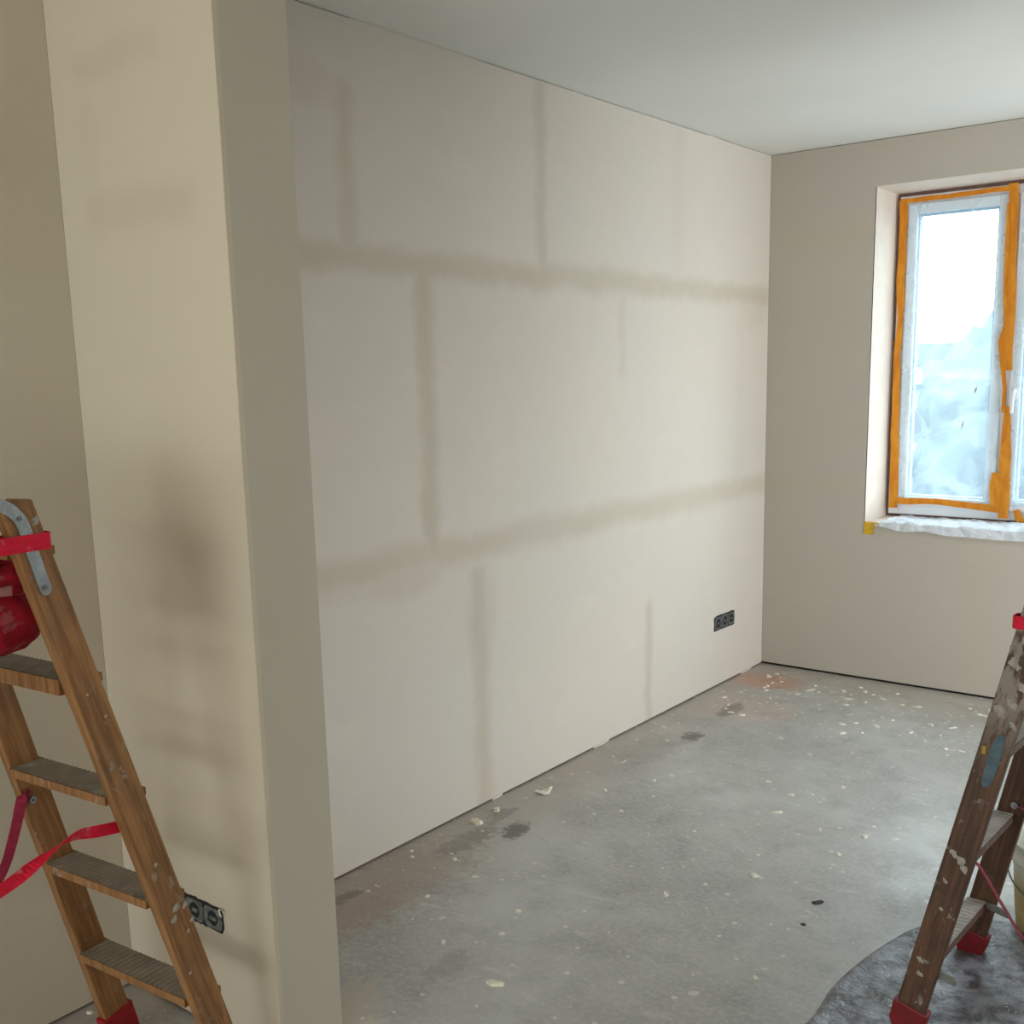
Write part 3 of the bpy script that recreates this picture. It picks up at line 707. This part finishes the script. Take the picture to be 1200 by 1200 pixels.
# straps of the left ladder (local coordinates of the ladder)
def strap(parent, pts, wd, width, mat, name='safety_strap', label=None, n=6):
    P = catmull(pts, n); Wd = catmull(wd, n); bm = bmesh.new(); ribbon(bm, P, Wd, width); o = obj(name, bm, mat, parent)
    if label: o['label'] = label
    return o
xi = -(W1(.70)-.028)
S = [(xi, .205, .705), (xi+.006, .19, .72), (xi+.010, .165, .66), (xi+.006, .135, .585), (xi, .10, .535), (xi, .05, .50), (xi, 0, .488), (xi, -.07, .51), (xi, -.14, .59), (xi, -.20, .70)]
strap(L1, S, [(0, -.4, 1), (.3, .6, .9), (.3, 1, -.3), (.1, 1, -.4), (0, 1, -1), (0, .2, -1), (0, 0, -1), (0, -.3, -1), (0, -1, -1), (0, -1, -.3)], .022, m_strap2, label='faded red webbing strap looping down between the rails')
bm = bmesh.new(); tube(bm, [(xi+.001, .212, .700), (xi+.006, .212, .700)], .008, 14); obj('washer', bm, m_steel, L1)
bm = bmesh.new(); tube(bm, [(xi+.005, .212, .700), (xi+.009, .212, .700)], .0035, 8); obj('screw', bm, m_screw, L1)
xo = W1(.70)-.030
S = [(xo, .205, .712), (xo, .15, .722), (xo, .10, .732), (xo, .05, .722), (xo, .02, .712), (xo, -.03, .695), (xo, -.08, .685), (xo, -.13, .69), (xo, -.20, .71)]
strap(L1, S, [(0, 0, 1), (0, 0, 1), (.5, 0, .9), (1, 0, .3), (1, 0, -.25), (.3, 0, -1), (0, 0, -1), (0, 0, -1), (0, 0, -1)], .024, m_strap, label='red webbing strap twisting across the ladder below the second tread')
# band round the top of the right pair of rails
x1, x2 = W1(1.3)+.007, W1(1.3)-.026-.006; zb = 1.298
ring_pts = [(x1, -.101, zb), (x1, 0, zb), (x1, .101, zb), (x1-.006, .107, zb), (x2+.006, .107, zb), (x2, .101, zb), (x2, 0, zb), (x2, -.101, zb), (x2+.006, -.107, zb), (x1-.006, -.107, zb), (x1, -.101, zb)]
bm = bmesh.new(); ribbon(bm, ring_pts, [(0, 0, 1)]*len(ring_pts), .030, .0022); o = obj('top_strap', bm, m_strap, L1); o['label'] = 'bright red webbing band around the top of the rails'
# red bag hanging between the rails
def bag():
    t = thing('fabric_bag', 'dusty dark red fabric bag hanging inside the top of the left ladder', 'bag', (.462, -4.30, .0), math.radians(5))
    bm = bmesh.new(); bmesh.ops.create_uvsphere(bm, u_segments=48, v_segments=28, radius=1)
    for v in bm.verts:
        c = v.co.copy(); a = math.atan2(c.y, c.x); fold = .05*math.sin(a*7+c.z*3)+.06*mnoise.noise(c*2.6)
        s = 1+fold; top = max(0, c.z)
        v.co = Vector((c.x*s*.094*(1-.1*top), c.y*s*.095*(1-.15*top)+.0, 1.155+c.z*.078*(1+.1*mnoise.noise(c*3))+.018*c.y*top))
    obj('bag_body', bm, m_bag, t, smooth=True)
    # sagging upper band; the pale hoop puts a fold highlight into colour
    def hoop(name, zc, rx, ry, hgt, mat, sag):
        bm = bmesh.new(); n = 40; rows = []
        for i in range(n):
            a = 2*PI*i/n; rr = 1+.04*math.sin(5*a)
            zz = zc+sag*math.sin(a)**2
            o_ = [(rx*rr*math.cos(a)*q, ry*rr*math.sin(a)*q, zz+dz) for q, dz in ((1.0, -hgt/2), (1.03, 0), (1.0, hgt/2), (.95, hgt/2), (.97, 0), (.95, -hgt/2))]
            rows.append([bm.verts.new(p) for p in o_])
        for i in range(n):
            j = (i+1) % n
            for k in range(6): l = (k+1) % 6; bm.faces.new((rows[i][k], rows[j][k], rows[j][l], rows[i][l]))
        return obj(name, bm, mat, t, smooth=True)
    hoop('bag_rim', 1.238, .096, .074, .036, m_bag, -.014)
    hoop('bag_fold_highlight', 1.214, .086, .064, .030, m_bagpale, .0)['label'] = 'pale pink fold highlight'
    for sx in (-1, 1):
        bm = bmesh.new(); ribbon(bm, [(sx*.088, 0, 1.20), (sx*.094, 0, 1.24), (sx*.097, 0, 1.282)], [(0, 1, 0)]*3, .02); obj('bag_loop', bm, m_bag, t)
bag()
# details on the right ladder
yi = .044
for side, lv in ((-1, .455), (1, .455)):
    u = side*(W2(lv)-.030)
    S = [(u, .238, lv), (u, .205, lv-.012), (u, .15, lv-.09), (u, .09, lv-.165), (u, 0, lv-.20), (u, -.09, lv-.165), (u, -.17, lv-.07), (u, -.235, lv)]
    strap(L2, S, [(1, 0, 0)]*8, .012, m_strap2, label='thin faded red strap sagging behind the rail')
    bm = bmesh.new(); tube(bm, [(u-.0005*side, .238, lv), (u-side*.005, .238, lv)], .009, 12); obj('washer', bm, m_steel, L2)
# sticker on the outer face of the near rail
def on_rail(v, z, off): return (-(W2(z)+off), v, z)
bm = bmesh.new(); n = 28; zc, hh_ = .706, .063; fr = []; bk = []
for i in range(n):
    a = 2*PI*i/n; dx = .013*(abs(math.cos(a))**.6)*(1 if math.cos(a) > 0 else -1); dz = hh_*(abs(math.sin(a))**.7)*(1 if math.sin(a) > 0 else -1)
    z = zc+dz; v = .304-z*.215+.030-dx
    fr.append(bm.verts.new(on_rail(v, z, .0022))); bk.append(bm.verts.new(on_rail(v, z, .0004)))
bm.faces.new(fr); bm.faces.new(bk[::-1])
for i in range(n): j = (i+1) % n; bm.faces.new((fr[i], fr[j], bk[j], bk[i]))
st = obj('sticker', bm, m_sticker, L2); st['label'] = 'worn blue-grey oval sticker'
bm = bmesh.new(); z = .726; box(bm, -(W2(z)+.002), -(W2(z)+.0003), .304-z*.215+.052, .304-z*.215+.060, z-.008, z+.010); o = obj('sticker', bm, m_yellow, L2); o['label'] = 'tiny yellow sticker scrap'
zb = 1.022; u0_ = -(W2(zb)+.006); vbb = .304-zb*.215
rp = [(u0_, -.16, zb), (u0_, 0, zb), (u0_, vbb+.074, zb), (u0_+.006, vbb+.079, zb), (u0_+.032, vbb+.079, zb), (u0_+.037, vbb+.074, zb), (u0_+.037, 0, zb), (u0_+.037, -.16, zb), (u0_+.032, -.165, zb), (u0_+.006, -.165, zb), (u0_, -.16, zb)]
bm = bmesh.new(); ribbon(bm, rp, [(0, 0, 1)]*len(rp), .028, .0022); o = obj('top_strap', bm, m_strap, L2); o['label'] = 'dark red webbing band around the upper rails'
# plaster dabs on the ladders
m_dull = simple('dull_plaster', srgb(158, 150, 136), .85, 0, .15, 90)
def dab(parent, pos, nrm, r, seed, mat=m_flake, el=1.0):
    rnd = random.Random(seed); bm = bmesh.new(); nrm = Vector(nrm).normalized(); a = nrm.orthogonal().normalized(); b = nrm.cross(a); n = 12
    c = Vector(pos); top = bm.verts.new(c+nrm*.0025); rg = [bm.verts.new(c+(a*math.cos(2*PI*i/n)*el+b*math.sin(2*PI*i/n))*r*rnd.uniform(.55, 1.15)) for i in range(n)]
    for i in range(n): bm.faces.new((top, rg[i], rg[(i+1) % n]))
    bm.faces.new(rg[::-1])
    return obj('plaster_dab', bm, mat, parent)
for i, (z, dv, r) in enumerate(((.512, .042, .010), (.508, .064, .008), (.49, .03, .009), (.62, .035, .006), (.95, .05, .004), (1.0, .03, .003), (.45, .05, .005), (.36, .02, .005), (1.335, .058, .010), (.19, .04, .008), (.47, .068, .006))):
    dab(L1, (W1(z)+.0005, .375-.262*z+dv, z), (1, 0, .05), r*.85, i, m_dull, 1.3)
for i, (z, dv, r) in enumerate(((.472, .05, .010), (.458, .03, .014), (.440, .018, .010), (.40, .05, .006), (.19, .05, .008), (.155, .04, .007), (.33, .04, .005), (.82, .05, .014), (.84, .03, .013), (.88, .02, .012), (.93, .05, .014), (.98, .04, .010), (.79, .012, .010))):
    dab(L2, (-(W2(z)+.0005), .304-.215*z+dv, z), (-1, 0, .05), r*.8, 30+i, m_dull, 1.6)

# ------------------------------------------------------------------ sheet on the floor
def sheet():
    out = [(1.36, -3.45), (1.43, -3.2), (1.47, -3.08), (1.505, -2.93), (1.495, -2.76), (1.508, -2.60), (1.535, -2.45), (1.572, -2.33), (1.64, -2.235), (1.72, -2.165), (1.80, -2.13), (1.95, -1.93), (2.12, -1.96), (2.5, -2.15), (2.66, -2.6), (2.6, -3.1), (2.45, -3.5), (1.9, -3.72), (1.5, -3.65)]
    P = [p.to_2d() for p in catmull([(x, y, 0) for x, y in out+[out[0]]], 5)][:-1]
    c = Vector((1.98, -2.8)); n = len(P); R_ = 34; bm = bmesh.new(); rows = []
    for k in range(1, R_+1):
        row = []
        for p in P:
            q = c+(p-c)*(k/R_); s = Vector((q.x*7, q.y*7, 2)); ridge = abs(mnoise.noise(s))*.010+abs(mnoise.noise(s*2.4))*.005
            e = min(1, (R_-k)/3)
            z = .0015+ridge*(.35+.65*e)
            # flatten under feet and bucket
            for fx, fy in ((1.70, -2.83), (1.70, -2.39), (2.37, -2.83), (2.37, -2.39)):
                dd = math.hypot(q.x-fx, q.y-fy); z = z if dd > .08 else min(z, .002+.03*max(0, dd-.05))
            if math.hypot(q.x-1.905, q.y+2.11) < .14: z = .002
            # lifted, rolled lip along the visible edge
            if k == R_: z = .0012
            elif k == R_-1: z += .004
            row.append(bm.verts.new((q.x, q.y, z)))
        rows.append(row)
    cv = bm.verts.new((c.x, c.y, .004))
    for i in range(n): bm.faces.new((cv, rows[0][i], rows[0][(i+1) % n]))
    for k in range(R_-1):
        for i in range(n): j = (i+1) % n; bm.faces.new((rows[k][i], rows[k+1][i], rows[k+1][j], rows[k][j]))
    o = obj('floor_sheet', bm, m_sheet, None, smooth=True)
    tag(o, 'dark crumpled glossy protective sheet lying under the right ladder', 'plastic sheet')
sheet()

# ------------------------------------------------------------------ bucket
def bucket():
    t = thing('bucket', 'whitish plastic bucket with yellow stains behind the right ladder', 'bucket', (1.905, -2.11, .003))
    prof = [(.0, 0), (.118, 0), (.122, .004), (.128, .06), (.138, .19), (.139, .2), (.147, .202), (.148, .212), (.142, .215), (.144, .25), (.150, .253), (.151, .262), (.146, .264), (.140, .25), (.134, .19), (.116, .01), (0, .008)]
    bm = bmesh.new(); n = 48; rows = []
    for r, z in prof:
        rows.append([bm.verts.new((r*math.cos(2*PI*i/n), r*math.sin(2*PI*i/n), z)) for i in range(n)] if r > 0 else [bm.verts.new((0, 0, z))])
    for a, b in zip(rows, rows[1:]):
        for i in range(n):
            j = (i+1) % n
            if len(a) == 1: bm.faces.new((a[0], b[i], b[j]))
            elif len(b) == 1: bm.faces.new((a[i], a[j], b[0]))
            else: bm.faces.new((a[i], a[j], b[j], b[i]))
    obj('bucket_body', bm, m_bucket, t, smooth=True)
    pts = []
    for i in range(25):
        s = PI*i/24; x = -.153*math.cos(s)
        pts.append((x*.97, -.02-.135*math.sin(s)*1.0, .225-.10*math.sin(s)*.95))
    bm = bmesh.new(); tube(bm, pts, .0022, 7); hdl = obj('bucket_handle', bm, m_screw, t); hdl['label'] = 'thin grey wire handle hanging down'
    t.rotation_euler[2] = -.15
bucket()

# ------------------------------------------------------------------ debris on the floor
def chip(x, y, r, h, seed, label, name='plaster_chip', mat=m_flake, el=1.0, rz=0, group=None, curl=0):
    rnd = random.Random(seed); bm = bmesh.new(); n = 9; a0 = rnd.uniform(0, PI)
    bot = []; mid = []; tp = []
    for i in range(n):
        a = 2*PI*i/n+a0; k = rnd.uniform(.6, 1.1); px, py = math.cos(a)*r*k*el, math.sin(a)*r*k
        cz = curl*(px/(r*el))**2*r
        bot.append(bm.verts.new((px, py, .0003+cz))); tp.append(bm.verts.new((px*.72, py*.72, h*rnd.uniform(.7, 1.2)+cz)))
    c = bm.verts.new((0, 0, h*1.1))
    for i in range(n):
        j = (i+1) % n; bm.faces.new((bot[i], bot[j], tp[j], tp[i])); bm.faces.new((tp[i], tp[j], c))
    bm.faces.new(bot[::-1])
    o = obj(name, bm, mat, None); o.location = (x, y, 0); o.rotation_euler[2] = rz
    return tag(o, label, 'debris', group)
m_cream = simple('yellowish_plaster', srgb(220, 214, 194), .85)
m_darkchip = simple('dark_chip', srgb(52, 48, 46), .7)
chip(.075, -2.49, .026, .010, 1, 'largest yellowish plaster chip at the foot of the long wall', mat=m_cream, el=1.2)
chip(.075, -2.37, .016, .012, 2, 'small yellow crumb touching the long wall above the plaster chip', mat=m_cream)
chip(.115, -2.13, .028, .005, 3, 'curled white plaster shaving beside the long wall', el=1.4, rz=1.2, curl=.5)
chip(.78, -3.254, .022, .007, 4, 'flat pale plaster chip in the front of the floor', mat=m_cream, el=1.2, rz=.6)
chip(1.063, -2.302, .014, .006, 5, 'white oval plaster crumb on the open floor left of the right ladder', el=1.3)
chip(1.288, -2.353, .012, .004, 6, 'dark curved flake near the plastic sheet', name='dark_flake', mat=m_darkchip, el=1.8, rz=1.0, curl=.2)
chip(1.305, -2.50, .008, .004, 16, 'tiny dark crumb below the dark curved flake', name='dark_flake', mat=m_darkchip)
rnd = random.Random(11)
spots = []
while len(spots) < 110:
    x, y = rnd.uniform(.05, 1.9), rnd.uniform(-3.5, -.15)
    if rnd.random() < .45: x, y = rnd.uniform(.1, 1.6), rnd.uniform(-.9, -.12)
    if x > 1.38 and y < -1.85: continue
    spots.append((x, y))
for i, (x, y) in enumerate(spots):
    chip(x, y, rnd.uniform(.004, .013)*(1.35 if y > -1 else 1), rnd.uniform(.002, .005), 100+i, 'small white plaster crumb scattered on the concrete floor', el=rnd.uniform(.8, 2.2), rz=rnd.uniform(0, 3), group='plaster crumbs on the floor')
for i in range(10):
    x, y = .02+rnd.uniform(0, .5), -3.88-rnd.uniform(0, .2)
    chip(x, y, rnd.uniform(.006, .014), .004, 300+i, 'plaster crumb on the dusty floor behind the left ladder', group='plaster crumbs behind the left ladder')
